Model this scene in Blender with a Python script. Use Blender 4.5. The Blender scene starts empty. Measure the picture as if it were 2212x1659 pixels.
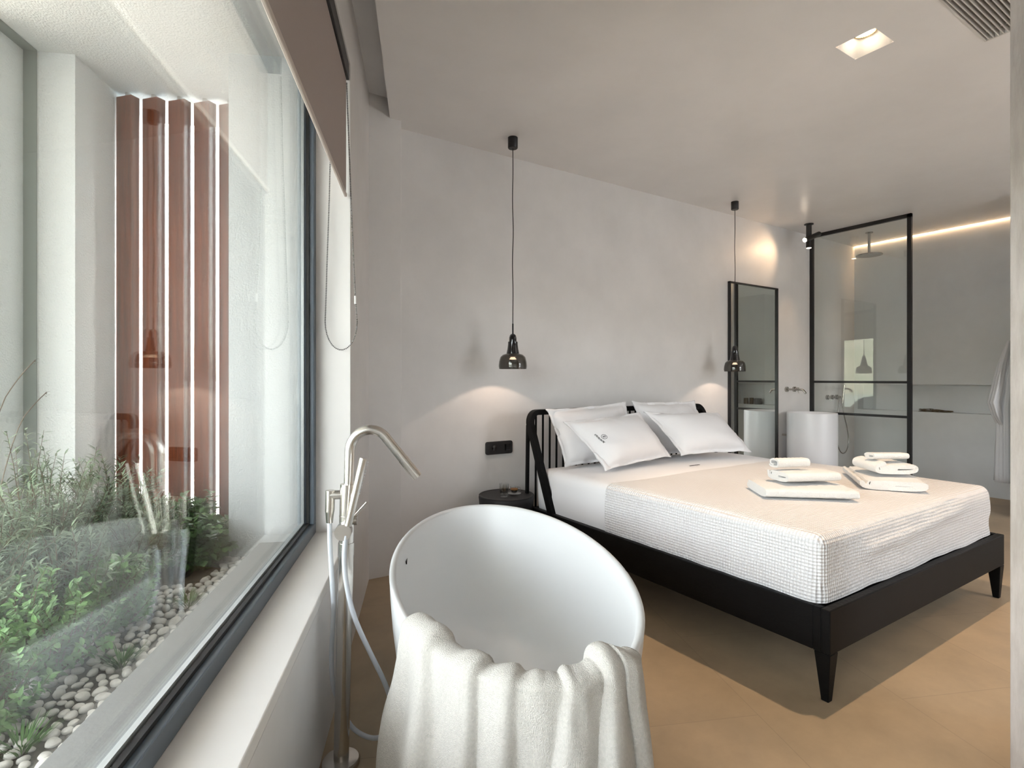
import bpy, bmesh, math, random
from mathutils import Vector, Matrix, noise
random.seed(7)
PI = math.pi
sc = bpy.context.scene
COL = sc.collection

# ------------------------------------------------------------------ camera
# world: X along the headboard wall, Y towards it, camera at the origin 1.22 m up
YAW = math.radians(32.75)
CR = Vector((math.cos(YAW), -math.sin(YAW), 0)); CF = Vector((math.sin(YAW), math.cos(YAW), 0))
cam = bpy.data.cameras.new('camera'); camo = bpy.data.objects.new('camera', cam); COL.objects.link(camo)
camo.location = (0, 0, 1.22); camo.rotation_euler = (PI/2, 0, -YAW)
cam.sensor_width = 36; cam.lens = 36*1175/2212; cam.shift_y = -12.5/2212; cam.clip_start = .05; cam.clip_end = 6000
sc.camera = camo

# ------------------------------------------------------------------ daylight and exposure
w = bpy.data.worlds.new('world'); sc.world = w; w.use_nodes = True
nt = w.node_tree; nt.nodes.clear()
sky = nt.nodes.new('ShaderNodeTexSky'); sky.sky_type = 'NISHITA'; sky.sun_disc = False
sky.sun_elevation = math.radians(48); sky.sun_rotation = math.radians(60); sky.dust_density = 3; sky.air_density = 1.0
hs = nt.nodes.new('ShaderNodeHueSaturation'); hs.inputs['Saturation'].default_value = .22
bg = nt.nodes.new('ShaderNodeBackground'); bg.inputs['Strength'].default_value = 2.95
wo = nt.nodes.new('ShaderNodeOutputWorld')
nt.links.new(sky.outputs[0], hs.inputs['Color']); nt.links.new(hs.outputs[0], bg.inputs['Color']); nt.links.new(bg.outputs[0], wo.inputs[0])
sc.view_settings.view_transform = 'Standard'; sc.view_settings.look = 'None'
sc.view_settings.gamma = 1; sc.view_settings.use_curve_mapping = False
sc.view_settings.exposure = 0.0
WARM = (1, .66, .38)

# frame of the slanted window wall: s along it (towards the headboard wall), d outwards from the camera
WL = Vector((.3966, .918, 0)); WN = Vector((-.918, .3966, 0))
def W(s, d, z=0): return WL*s + WN*d + Vector((0, 0, z))

def add_light(kind, name, loc, energy, color=(1, 1, 1), aim=None, **kw):
    l = bpy.data.lights.new(name, kind); l.energy = energy; l.color = color
    for k, v in kw.items(): setattr(l, k, v)
    o = bpy.data.objects.new(name, l); COL.objects.link(o); o.location = loc
    if aim is not None: o.rotation_euler = Vector(aim).to_track_quat('-Z', 'Y').to_euler()
    return o
# daylight coming in at the long window and at the terrace doors behind the camera (portals guide the sky's own light)
pl = add_light('AREA', 'window_daylight', W(-.08, .56, 1.58), 1, aim=-WN, shape='RECTANGLE', size=5.2, size_y=2.1); pl.data.cycles.is_portal = True
pr = add_light('AREA', 'terrace_daylight', (4.8, -2.72, 1.3), 1, aim=(0, 1, 0), shape='RECTANGLE', size=1.6, size_y=2.5); pr.data.cycles.is_portal = True

# ------------------------------------------------------------------ materials
def mat(name, col, rough=.6, metal=0, spec=.5, var=0, vscale=3, bump=0, bscale=60, col2=None, emis=None, coat=0, detail=4, sheen=0, stretch=None, wave=None):
    m = bpy.data.materials.new(name); m.use_nodes = True; n = m.node_tree; b = n.nodes['Principled BSDF']
    b.inputs['Base Color'].default_value = (*col, 1); b.inputs['Roughness'].default_value = rough
    b.inputs['Metallic'].default_value = metal; b.inputs['Specular IOR Level'].default_value = spec
    b.inputs['Coat Weight'].default_value = coat; b.inputs['Sheen Weight'].default_value = sheen
    tc = n.nodes.new('ShaderNodeTexCoord'); vec = tc.outputs['Object']
    if stretch:
        mp = n.nodes.new('ShaderNodeMapping'); mp.inputs['Scale'].default_value = stretch; n.links.new(vec, mp.inputs[0]); vec = mp.outputs[0]
    if var or col2:
        t = n.nodes.new('ShaderNodeTexNoise'); t.inputs['Scale'].default_value = vscale; t.inputs['Detail'].default_value = detail; t.inputs['Roughness'].default_value = .6
        n.links.new(vec, t.inputs['Vector'])
        r = n.nodes.new('ShaderNodeValToRGB'); r.color_ramp.elements[0].position = .32; r.color_ramp.elements[1].position = .68
        a = col2 if col2 else tuple(c*(1-var) for c in col); c = col if col2 else tuple(min(1, q*(1+var)) for q in col)
        r.color_ramp.elements[0].color = (*a, 1); r.color_ramp.elements[1].color = (*c, 1)
        n.links.new(t.outputs[0], r.inputs[0]); n.links.new(r.outputs[0], b.inputs['Base Color'])
    if bump:
        t2 = n.nodes.new('ShaderNodeTexNoise'); t2.inputs['Scale'].default_value = bscale; t2.inputs['Detail'].default_value = 3
        n.links.new(vec, t2.inputs['Vector'])
        bp = n.nodes.new('ShaderNodeBump'); bp.inputs['Strength'].default_value = bump; bp.inputs['Distance'].default_value = .01
        n.links.new(t2.outputs[0], bp.inputs['Height']); n.links.new(bp.outputs[0], b.inputs['Normal'])
    if emis:
        b.inputs['Emission Color'].default_value = (*emis[0], 1); b.inputs['Emission Strength'].default_value = emis[1]
    return m

def glass_mat(name, r0=.045, tint=(1, 1, 1), body=0, bodycol=(.02, .02, .02), rough=0.0):
    """thin clear sheet: what is not mirrored at the surface passes straight through"""
    m = bpy.data.materials.new(name); m.use_nodes = True; n = m.node_tree; n.nodes.clear()
    out = n.nodes.new('ShaderNodeOutputMaterial'); tr = n.nodes.new('ShaderNodeBsdfTransparent'); tr.inputs[0].default_value = (*tint, 1)
    gl = n.nodes.new('ShaderNodeBsdfGlossy'); gl.inputs['Roughness'].default_value = rough; gl.inputs[0].default_value = (1, 1, 1, 1)
    lw = n.nodes.new('ShaderNodeLayerWeight'); lw.inputs[0].default_value = .5
    p = n.nodes.new('ShaderNodeMath'); p.operation = 'POWER'; p.inputs[1].default_value = 5; n.links.new(lw.outputs['Facing'], p.inputs[0])
    q = n.nodes.new('ShaderNodeMath'); q.operation = 'MULTIPLY_ADD'; q.inputs[1].default_value = 1-r0; q.inputs[2].default_value = r0; n.links.new(p.outputs[0], q.inputs[0])
    mx = n.nodes.new('ShaderNodeMixShader'); n.links.new(q.outputs[0], mx.inputs[0]); n.links.new(tr.outputs[0], mx.inputs[1]); n.links.new(gl.outputs[0], mx.inputs[2])
    n.links.new(mx.outputs[0], out.inputs[0])
    return m

def weave_mat(name, col, k, strength, rough=.9):
    """waffle weave: ridges along the three object axes"""
    m = mat(name, col, rough, spec=.2, sheen=.2); n = m.node_tree; b = n.nodes['Principled BSDF']
    tc = n.nodes.new('ShaderNodeTexCoord'); sx = n.nodes.new('ShaderNodeSeparateXYZ'); n.links.new(tc.outputs['Object'], sx.inputs[0])
    last = None
    for i in range(3):
        a = n.nodes.new('ShaderNodeMath'); a.operation = 'MULTIPLY'; a.inputs[1].default_value = k; n.links.new(sx.outputs[i], a.inputs[0])
        s = n.nodes.new('ShaderNodeMath'); s.operation = 'SINE'; n.links.new(a.outputs[0], s.inputs[0])
        c = n.nodes.new('ShaderNodeMath'); c.operation = 'ABSOLUTE'; n.links.new(s.outputs[0], c.inputs[0])
        if last is None: last = c
        else:
            d = n.nodes.new('ShaderNodeMath'); d.operation = 'ADD'; n.links.new(last.outputs[0], d.inputs[0]); n.links.new(c.outputs[0], d.inputs[1]); last = d
    bp = n.nodes.new('ShaderNodeBump'); bp.inputs['Strength'].default_value = strength; bp.inputs['Distance'].default_value = .006; bp.invert = True
    n.links.new(last.outputs[0], bp.inputs['Height']); n.links.new(bp.outputs[0], b.inputs['Normal'])
    return m

M = {}
M['plaster'] = mat('grey microcement plaster', (.76, .745, .74), .48, spec=.4, var=.06, vscale=1.7, bump=.12, bscale=9, detail=8)
M['ceiling'] = mat('polished grey plaster', (.82, .80, .79), .32, spec=.45, var=.05, vscale=1.2, bump=.08, bscale=4, detail=8)
M['wetwall'] = mat('cool grey microcement', (.76, .775, .79), .5, spec=.4, var=.05, vscale=2, bump=.1, bscale=9, detail=8)
M['reveal'] = mat('pale plaster', (.80, .775, .755), .55, var=.02, bump=.06, bscale=12)
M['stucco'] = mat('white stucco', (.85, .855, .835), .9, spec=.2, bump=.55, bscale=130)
M['stuccoshade'] = mat('shade-toned white stucco', (.64, .66, .66), .9, spec=.2, bump=.5, bscale=130)  # the white stucco again, its colour darkened to stand in for shade
M['sillout'] = mat('grey stone ledge', (.16, .16, .157), .7, var=.08, vscale=40, bump=.1, bscale=90)
M['frame'] = mat('slate grey aluminium', (.095, .12, .15), .38, spec=.5)
M['gasket'] = mat('black rubber', (.01, .01, .011), .5)
M['spacer'] = mat('silver spacer', (.62, .64, .64), .35, metal=.4)
M['black'] = mat('black steel', (.008, .008, .009), .38)
M['blackgloss'] = mat('black gloss', (.006, .006, .007), .08, coat=.5)
M['blackwood'] = mat('black stained oak', (.004, .0038, .0042), .5, spec=.12, bump=.25, bscale=60, stretch=(1, 1, 14), col2=(.006, .006, .006), vscale=8)
M['blackwoodh'] = mat('black stained oak rail', (.004, .0038, .0042), .5, spec=.12, bump=.25, bscale=60, stretch=(1.2, 1.2, 22), col2=(.006, .006, .006), vscale=8)
M['nickel'] = mat('brushed nickel', (.66, .63, .59), .24, metal=1)
M['hose'] = mat('grey plastic hose', (.60, .63, .68), .35)
M['chrome'] = mat('dark brushed steel', (.42, .40, .38), .25, metal=1)
M['tub'] = mat('white solid surface', (.755, .76, .765), .42, spec=.4)
M['basin'] = mat('white ceramic', (.80, .80, .83), .35)
M['linen'] = mat('white cotton', (.83, .82, .835), .85, spec=.2, sheen=.2, bump=.06, bscale=14)
M['linenb'] = mat('white cotton sheet', (.84, .83, .84), .85, spec=.2, sheen=.2, bump=.06, bscale=14)
M['waffle'] = weave_mat('white waffle weave', (.84, .83, .835), PI/.0135, .75)
M['terry'] = mat('white terry', (.80, .79, .775), .95, spec=.1, sheen=.4, bump=.6, bscale=260)
M['ecru'] = mat('ecru terry', (.60, .57, .53), .95, spec=.1, sheen=.15, bump=.6, bscale=420, var=.07, vscale=160)
M['robe'] = mat('white waffle robe', (.66, .67, .70), .95, spec=.1, bump=.3, bscale=180)
M['blind'] = mat('taupe blind fabric', (.43, .37, .345), .85, spec=.15, bump=.15, bscale=400)
M['blindbar'] = mat('pale blind hem bar', (.62, .55, .50), .5)
M['chain'] = mat('grey bead chain', (.22, .215, .21), .4, metal=.3)
M['table'] = mat('matt charcoal', (.022, .022, .024), .55, bump=.05, bscale=80)
M['mirror'] = mat('mirror glass', (.80, .84, .82), .01, metal=1)
M['ink'] = mat('black thread', (.01, .01, .012), .7)
M['white'] = mat('white paint', (.8, .78, .75), .5)
M['grille'] = mat('light grey aluminium slats', (.62, .60, .57), .4)
M['dark'] = mat('dark duct', (.02, .019, .017), .8)
M['brass'] = mat('brass ring', (.45, .32, .14), .3, metal=1)
M['lamp'] = mat('lit lamp face', (1, .9, .8), .5, emis=((1, .82, .62), 26))
M['led'] = mat('warm led line', (1, .85, .6), .5, emis=((1, .66, .36), 4.5))
M['bulb'] = mat('lit bulb', (1, .9, .8), .5, emis=((1, .75, .55), 5))
M['coffee'] = mat('espresso', (.018, .006, .002), .15)
M['crema'] = mat('crema', (.52, .22, .05), .5)
M['water'] = glass_mat('water', .03, (.93, .95, .95))
M['cup'] = glass_mat('drinking glass', .13, (.93, .94, .94))
M['smoke'] = glass_mat('smoked lamp glass', .06, (.50, .49, .47))
M['winglass'] = glass_mat('window glass', .025, (.99, 1, .99))
M['panelglass'] = glass_mat('shower glass', .05, (.965, .985, .98))
M['soil'] = mat('dark soil', (.055, .045, .035), .95, var=.3, vscale=30, bump=.8, bscale=50)
M['pebble'] = mat('pale pebble', (.55, .52, .48), .7, var=.16, vscale=14, bump=.05, bscale=80)
M['lavender'] = mat('grey green leaf', (.21, .265, .17), .7, spec=.3, var=.28, vscale=14)
M['box'] = mat('bright green leaf', (.115, .225, .065), .5, spec=.4, var=.3, vscale=22)
M['ivy'] = mat('dark green leaf', (.075, .16, .04), .45, spec=.4, var=.35, vscale=22)
M['stem'] = mat('brown stem', (.14, .10, .06), .8)
M['greytrim'] = mat('grey green trim', (.26, .29, .26), .7)  # flat grey green for the strips edging the outer recess
M['stone'] = mat('pale bounce paving', (.66, .63, .58), .8, var=.06, vscale=3)
M['sea'] = mat('sea water', (.05, .12, .17), .12, bump=.3, bscale=.2)
M['hill'] = mat('dry hillside', (.30, .26, .20), .95, col2=(.16, .17, .11), vscale=.05, detail=8)
M['candle'] = mat('dark bronze candle jar', (.10, .075, .04), .3, metal=.7)
M['jar'] = mat('grey ceramic jar', (.05, .055, .06), .4)
M['fin'] = mat('red brown timber', (.25, .062, .020), .36, spec=.4, col2=(.08, .020, .008), vscale=7, stretch=(9, 9, .4), bump=.08, bscale=30, detail=6)
M['panelwood'] = mat('grey washed timber', (.44, .385, .35), .6, col2=(.35, .30, .265), vscale=9, stretch=(6, 6, .9), bump=.15, bscale=40, detail=7)

def floor_mat():
    m = mat('sand microcement tile', (.40, .31, .22), .42, spec=.4); n = m.node_tree; b = n.nodes['Principled BSDF']
    tc = n.nodes.new('ShaderNodeTexCoord')
    mp = n.nodes.new('ShaderNodeMapping'); mp.inputs['Rotation'].default_value = (0, 0, math.radians(-66.6)); n.links.new(tc.outputs['Object'], mp.inputs[0])
    br = n.nodes.new('ShaderNodeTexBrick'); br.inputs['Scale'].default_value = 1; br.inputs['Brick Width'].default_value = 1.2; br.inputs['Row Height'].default_value = .6
    br.inputs['Mortar Size'].default_value = .0016; br.inputs['Color1'].default_value = (.44, .345, .235, 1); br.inputs['Color2'].default_value = (.41, .32, .215, 1); br.inputs['Mortar'].default_value = (.34, .27, .19, 1)
    n.links.new(mp.outputs[0], br.inputs['Vector'])
    t = n.nodes.new('ShaderNodeTexNoise'); t.inputs['Scale'].default_value = 2.2; t.inputs['Detail'].default_value = 9; t.inputs['Roughness'].default_value = .65; n.links.new(tc.outputs['Object'], t.inputs['Vector'])
    r = n.nodes.new('ShaderNodeValToRGB'); r.color_ramp.elements[0].position = .3; r.color_ramp.elements[1].position = .7
    r.color_ramp.elements[0].color = (.80, .80, .80, 1); r.color_ramp.elements[1].color = (1.1, 1.08, 1.05, 1); n.links.new(t.outputs[0], r.inputs[0])
    mx = n.nodes.new('ShaderNodeMix'); mx.data_type = 'RGBA'; mx.blend_type = 'MULTIPLY'; mx.inputs[0].default_value = 1
    n.links.new(br.outputs[0], mx.inputs[6]); n.links.new(r.outputs[0], mx.inputs[7]); n.links.new(mx.outputs[2], b.inputs['Base Color'])
    bp = n.nodes.new('ShaderNodeBump'); bp.inputs['Strength'].default_value = .1; bp.inputs['Distance'].default_value = .01; n.links.new(t.outputs[0], bp.inputs['Height']); n.links.new(bp.outputs[0], b.inputs['Normal'])
    return m
M['floor'] = floor_mat()

# ------------------------------------------------------------------ mesh helpers
class MB:
    """collects shapes in world coordinates and links them as one mesh object"""
    def __init__(s): s.v = []; s.f = []; s.m = []
    def add(s, vs, fs, mi=0):
        k = len(s.v); s.v += [Vector(p) for p in vs]; s.f += [tuple(i+k for i in f) for f in fs]; s.m += [mi]*len(fs); return s
    def box(s, x0, x1, y0, y1, z0, z1, mi=0, T=None):
        vs = [(x, y, z) for z in (z0, z1) for x, y in ((x0, y0), (x1, y0), (x1, y1), (x0, y1))]
        vs = [T(*p) if T else Vector(p) for p in vs]
        return s.add(vs, [(3, 2, 1, 0), (4, 5, 6, 7), (0, 1, 5, 4), (1, 2, 6, 5), (2, 3, 7, 6), (3, 0, 4, 7)], mi)
    def prism(s, pts, z0, z1, mi=0):
        n = len(pts); vs = [(*p[:2], z0) for p in pts]+[(*p[:2], z1) for p in pts]
        return s.add(vs, [tuple(range(n-1, -1, -1)), tuple(range(n, 2*n))]+[(i, (i+1) % n, n+(i+1) % n, n+i) for i in range(n)], mi)
    def rings(s, rings, cap0=True, cap1=True, mi=0, closed=True):
        n = len(rings[0]); k = len(s.v); fs = []
        for i in range(len(rings)-1):
            for j in range(n if closed else n-1):
                a = i*n+j; b = i*n+(j+1) % n; fs.append((a, b, b+n, a+n))
        if cap0: fs.append(tuple(range(n-1, -1, -1)))
        if cap1: fs.append(tuple(range((len(rings)-1)*n, len(rings)*n)))
        return s.add([p for r in rings for p in r], fs, mi)
    def lathe(s, c, prof, n=40, cap0=False, cap1=False, mi=0, axis=None, sx=1, sy=1):
        c = Vector(c)
        if axis is None: X, Y, Z = Vector((1, 0, 0)), Vector((0, 1, 0)), Vector((0, 0, 1))
        else:
            Z = Vector(axis).normalized(); X = Z.orthogonal().normalized(); Y = Z.cross(X)
        return s.rings([[c+X*(r*sx*math.cos(2*PI*i/n))+Y*(r*sy*math.sin(2*PI*i/n))+Z*z for i in range(n)] for r, z in prof], cap0, cap1, mi)
    def cyl(s, a, b, r, r2=None, n=24, mi=0):
        a = Vector(a); b = Vector(b); L = (b-a).length
        return s.lathe(a, [(r, 0), (r if r2 is None else r2, L)], n, True, True, mi, axis=b-a)
    def tube(s, pts, r, n=12, mi=0, cap=True, smooth=0):
        P = [Vector(p) for p in pts]
        for _ in range(smooth):
            Q = [P[0]]
            for i in range(len(P)-1): Q += [P[i]*.75+P[i+1]*.25, P[i]*.25+P[i+1]*.75]
            P = Q+[P[-1]]
        rr = r if callable(r) else (lambda t: r)
        T0 = (P[1]-P[0]).normalized(); N = T0.orthogonal().normalized(); R = []
        for i, p in enumerate(P):
            T = (P[min(i+1, len(P)-1)]-P[max(i-1, 0)]).normalized()
            N = (N-T*N.dot(T)).normalized(); B = T.cross(N); q = rr(i/(len(P)-1))
            R.append([p+N*q*math.cos(2*PI*j/n)+B*q*math.sin(2*PI*j/n) for j in range(n)])
        return s.rings(R, cap, cap, mi)
    def grid(s, fn, nu, nv, mi=0, closed_u=False):
        vs = [fn(i/nu, j/nv) for j in range(nv+1) for i in range(nu+1)]
        return s.add(vs, [(j*(nu+1)+i, j*(nu+1)+i+1, (j+1)*(nu+1)+i+1, (j+1)*(nu+1)+i) for j in range(nv) for i in range(nu)], mi)
    def build(s, name, mats, parent=None, smooth=True, bevel=0, seg=2, solid=0, angle=38, weld=False, subd=0, origin=None):
        me = bpy.data.meshes.new(name)
        off = Vector(parent['_o']) if parent is not None else Vector(origin or (0, 0, 0))
        me.from_pydata([tuple(p-off) for p in s.v], [], s.f)
        if not isinstance(mats, (list, tuple)): mats = [mats]
        for m in mats: me.materials.append(m)
        me.polygons.foreach_set('material_index', s.m)
        bm = bmesh.new(); bm.from_mesh(me)
        if weld: bmesh.ops.remove_doubles(bm, verts=bm.verts, dist=1e-5)
        bmesh.ops.recalc_face_normals(bm, faces=bm.faces); bm.to_mesh(me); bm.free()
        o = bpy.data.objects.new(name, me); COL.objects.link(o)
        if parent is not None: o.parent = parent; o['_o'] = parent['_o']
        else: o.location = off; o['_o'] = tuple(off)
        if bevel:
            b = o.modifiers.new('b', 'BEVEL'); b.width = bevel; b.segments = seg; b.limit_method = 'ANGLE'; b.angle_limit = math.radians(40)
        if solid:
            b = o.modifiers.new('s', 'SOLIDIFY'); b.thickness = solid; b.offset = 0
        if subd:
            b = o.modifiers.new('d', 'SUBSURF'); b.levels = b.render_levels = subd
        if smooth:
            me.polygons.foreach_set('use_smooth', [True]*len(me.polygons)); me.set_sharp_from_angle(angle=math.radians(angle))
        return o

def tag(o, label=None, cat=None, group=None, kind=None):
    if label: o['label'] = label
    if cat: o['category'] = cat
    if group: o['group'] = group
    if kind: o['kind'] = kind
    return o
def thing(name, loc, label, cat, group=None):
    o = bpy.data.objects.new(name, None); COL.objects.link(o); o.location = loc; o['_o'] = tuple(loc); o.empty_display_size = .05
    return tag(o, label, cat, group)
def struct(o, label=None): return tag(o, label, None, None, 'structure')
def dup(root, delta, label, group=None):
    def cp(o, par):
        c = o.copy(); COL.objects.link(c)
        if par is not None: c.parent = par
        for ch in o.children: cp(ch, c)
        return c
    r = cp(root, None); r.location = Vector(root.location)+Vector(delta); r['label'] = label
    if group: r['group'] = group
    return r
def nz(x, y, z=0, s=1): return noise.noise(Vector((x*s, y*s, z*s)))
def smooth(a, b, x): t = max(0, min(1, (x-a)/(b-a))); return t*t*(3-2*t)

# ================================================================== ROOM SHELL
CH = 2.83
RX = 7.14; BY = 3.34
struct(MB().box(-3.2, 7.6, -2.9, 3.7, -.12, 0).build('floor', M['floor'], smooth=False), 'sand coloured microcement floor')
# window wall (opening from s=-1.3 to 2.528)
wb = MB()
wb.box(-3.6, 3.60, .318, .68, -.1, .50, T=W)
wb.box(-3.6, -2.7, .318, .68, .50, 3.05, T=W); wb.box(2.528, 3.60, .318, .68, .50, 3.05, T=W)
wb.box(-2.7, 2.528, .318, .68, 2.63, 3.05, T=W)
struct(wb.build('wall_left', M['plaster'], smooth=False), 'grey plaster wall round the long window')
struct(MB().box(-2.7, 2.528, .3175, .52, .50, .535, T=W).build('window_sill', M['reveal'], smooth=False, bevel=.003), 'pale plaster window sill')
struct(MB().box(2.5275, 2.531, .3195, .52, .535, 2.63, T=W).build('trim_1', M['reveal'], smooth=False), 'pale plaster window jamb')
struct(MB().box(-2.7, 2.528, .515, .70, .47, .502, T=W).build('trim_2', M['sillout'], smooth=False, bevel=.003), 'grey stone outer window ledge')
struct(MB().box(2.521, 2.529, .526, .682, .502, 2.631, T=W).build('trim_7', M['stuccoshade'], smooth=False), 'shade-toned white stucco outer window jamb')  # thin overlay, shade put into its colour to tone down the bright reveal
# headboard wall, its shallow pier by the window, shower wall
struct(MB().box(.6, 7.5, BY, BY+.2, -.1, 3.05).build('wall_back', M['plaster'], smooth=False), 'grey plaster wall behind the bed')
struct(MB().box(.7, 1.262, 3.24, BY+.05, -.05, 3.0).build('trim_3', M['plaster'], smooth=False, bevel=.006), 'shallow plaster pier in the corner')
rw = MB(); rw.box(RX, RX+.3, 1.4, 3.5, -.1, .845); rw.box(RX, RX+.3, 1.4, 3.5, 1.15, 3.05); rw.box(RX+.14, RX+.3, 1.4, 3.5, .845, 1.15)
rw.box(RX, RX+.3, 1.4, 1.66, .845, 1.15); rw.box(RX, RX+.3, 3.30, 3.5, .845, 1.15)
struct(rw.build('wall_right', M['wetwall'], smooth=False), 'cool grey shower wall with a long niche')
struct(MB().box(6.3, RX+.3, -2.8, 1.62, -.1, 3.05).build('wall_front_right', M['wetwall'], smooth=False))
# wall behind the camera with the terrace opening
fw = MB(); fw.box(-3.2, .6, -2.8, -2.6, -.1, 3.05); fw.box(.6, 4.0, -2.8, -2.6, -.1, 3.05); fw.box(5.6, 6.3, -2.8, -2.6, -.1, 3.05); fw.box(4.0, 5.6, -2.8, -2.6, 2.55, 3.05)
struct(fw.build('wall_front', M['plaster'], smooth=False))
# ceiling: dropped slab with openings, and the higher recess along the window
def wy(d, Y): s = (Y-d*WN.y)/WL.y; return (WL*s+WN*d)
cb = MB(); a = wy(.197, -2.75); b = wy(.197, BY+.02)
cb.prism([a, (1.9, -2.75), (1.9, BY+.02), b], CH, 2.952)
xs = [1.9, 2.10, 2.755, 2.945, 3.306, RX-.014]; ys = [-2.75, .80, .962, 1.20, 1.374, BY+.02]
for i in range(5):
    for j in range(5):
        cx = (xs[i]+xs[i+1])/2; cy = (ys[j]+ys[j+1])/2
        if 2.10 < cx < 3.306 and .80 < cy < .962: continue
        if 2.755 < cx < 2.945 and 1.2 < cy < 1.374: continue
        cb.box(xs[i], xs[i+1], ys[j], ys[j+1], CH, 2.952)
struct(cb.build('ceiling', M['ceiling'], smooth=False, weld=False), 'smooth grey plaster ceiling')
struct(MB().box(-3.2, 7.6, -2.9, 3.7, 2.95, 3.1).build('ceiling_recess', M['plaster'], smooth=False))
# flush grey-washed timber panel at the right edge of the view
pn = MB().box(1.968, 2.62, -.6, .519, 0, CH)
struct(pn.build('wall_partition', M['panelwood'], smooth=False, bevel=.002), 'grey washed timber panelled partition')

# window: aluminium frame and double glazing
wf = MB()
for z0, z1 in ((.535, .582), (2.585, 2.63)): wf.box(-2.7, 2.528, .465, .525, z0, z1, T=W)
for s0, s1 in ((-2.7, -2.65), (2.478, 2.527), (-.62, -.56)): wf.box(s0, s1, .465, .525, .582, 2.585, T=W)
win = struct(wf.build('window_1', M['frame'], smooth=False, bevel=.003), 'slate grey aluminium window frame')
gk = MB(); gk.box(-2.65, 2.478, .484, .497, .582, .592, T=W); gk.box(2.468, 2.478, .484, .497, .592, 2.585, T=W)
gk.build('gasket', M['gasket'], win, smooth=False)
sp = MB(); sp.box(-2.65, 2.468, .502, .514, .583, .597, T=W); sp.box(2.454, 2.468, .502, .514, .597, 2.585, T=W)
sp.build('glazing_spacer', M['spacer'], win, smooth=False)
for d in (.499, .515): MB().box(-2.65, 2.476, d, d+.003, .583, 2.585, T=W).build('glass_pane', M['winglass'], win, smooth=False)

# terrace door behind the camera: slim frame
td = MB()
for x in (4.0, 4.77, 5.54): td.box(x, x+.06, -2.74, -2.68, 0, 2.55)
td.box(4.0, 5.6, -2.74, -2.68, 2.49, 2.55); td.box(4.0, 5.6, -2.74, -2.68, 0, .05)
struct(td.build('door_1', M['frame'], smooth=False))

# ================================================================== OUTSIDE THE WINDOW
SO = 2.636
struct(MB().box(-3.2, 3.3, .68, 1.9, SO, 3.0, T=W).build('ceiling_outside', M['stucco'], smooth=False), 'white stucco soffit over the planter')
ow = MB(); ow.box(2.35, 2.66, 1.69, 1.9, -.3, SO+.01, T=W); ow.box(2.66, 3.25, 1.498, 1.9, -.3, SO+.01, T=W)
ow.box(2.651, 2.66, 1.64, 1.9, -.3, SO+.01, T=W); pass
struct(ow.build('wall_outside', M['stucco'], smooth=False), 'white stucco pillar beyond the planter')
struct(MB().box(2.3, 2.651, 1.64, 1.692, 2.630, SO+.001, T=W).build('trim_5', M['greytrim'], smooth=False), 'grey green strip under the soffit')
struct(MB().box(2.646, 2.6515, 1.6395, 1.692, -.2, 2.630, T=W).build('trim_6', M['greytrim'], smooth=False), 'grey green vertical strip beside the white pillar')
struct(MB().box(2.535, 3.3, .678, .83, -.3, SO+.01, T=W).build('wall_outside_near', M['stuccoshade'], smooth=False), 'white stucco pier beside the window')  # pier's shade is painted in by the darker stucco colour
struct(MB().box(-3.2, 3.0, .68, 2.0, -.3, .44, T=W).build('planter_bed', M['soil'], smooth=False), 'dark soil of the planter')
struct(MB().box(2.90, 3.06, .83, 1.49, .36, .452, T=W).build('trim_4', M['stucco'], smooth=False), 'white kerb under the timber fins')
struct(MB().box(-9, 9, 2.0, 9, -.5, -.3, T=W).build('terrace', M['stone'], smooth=False), 'pale ground beyond the planter, added to bounce daylight')  # pale ground added to bounce daylight up to the soffit
struct(MB().box(-4, 12, -10, -2.9, -.3, -.1).build('bounce_ground_rear', M['stone'], smooth=False))  # more pale ground added behind for bounced daylight
# distant view: sea and dry hills across the bay
struct(MB().box(-3000, 3000, -3000, 3000, -14, -12).build('sea', M['sea'], smooth=False), 'blue sea beyond the planter')
hb = MB()
def hill(u, v):
    ang = math.radians(95+u*180); r = 520+420*v
    h = (75+42*nz(u*7, 1.3)+22*nz(u*19, 4))*math.sin(min(1, v*1.6)*PI/2)+16*nz(u*26, v*9)*v
    return Vector((r*math.cos(ang), r*math.sin(ang), -13+max(0, h)*(.95 if v > 0 else 0)))
hb.grid(hill, 90, 16)
struct(hb.build('hillside', M['hill']), 'dry hills across the bay')
# timber fins
ordn = ['leftmost red brown timber fin against the white pillar', 'second timber fin from the white pillar outside', 'third and middle timber fin outside the window',
        'fourth timber fin from the white pillar outside', 'fifth timber fin, half hidden by the white window pier', 'sixth timber fin hidden behind the window pier']
for k in range(5):
    D = 1.402-.1185*k; off = [0, .004, -.003, .002, 0, 0][k]
    a0, a1, a2 = (2.938, D+.007+off), (2.978, D+.094), (2.976, D-.014)
    a3 = (a1[0]+a2[0]-a0[0], a1[1]+a2[1]-a0[1])
    c = W((a0[0]+a3[0])/2, (a0[1]+a3[1])/2, .452)
    t = MB(); t.prism([W(*a0), W(*a1), W(*a3), W(*a2)], .46, SO-.022)
    f = t.build('timber_fin', M['fin'], smooth=False, bevel=.003, origin=c)
    tag(f, ordn[k], 'timber fin', 'timber fins closing the planter')
    for z0, z1 in ((.452, .462), (SO-.024, SO)): MB().cyl(c+Vector((0, 0, z0-.452)), c+Vector((0, 0, z1-.452)), .012, n=12).build('pin', M['nickel'], f)

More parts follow.
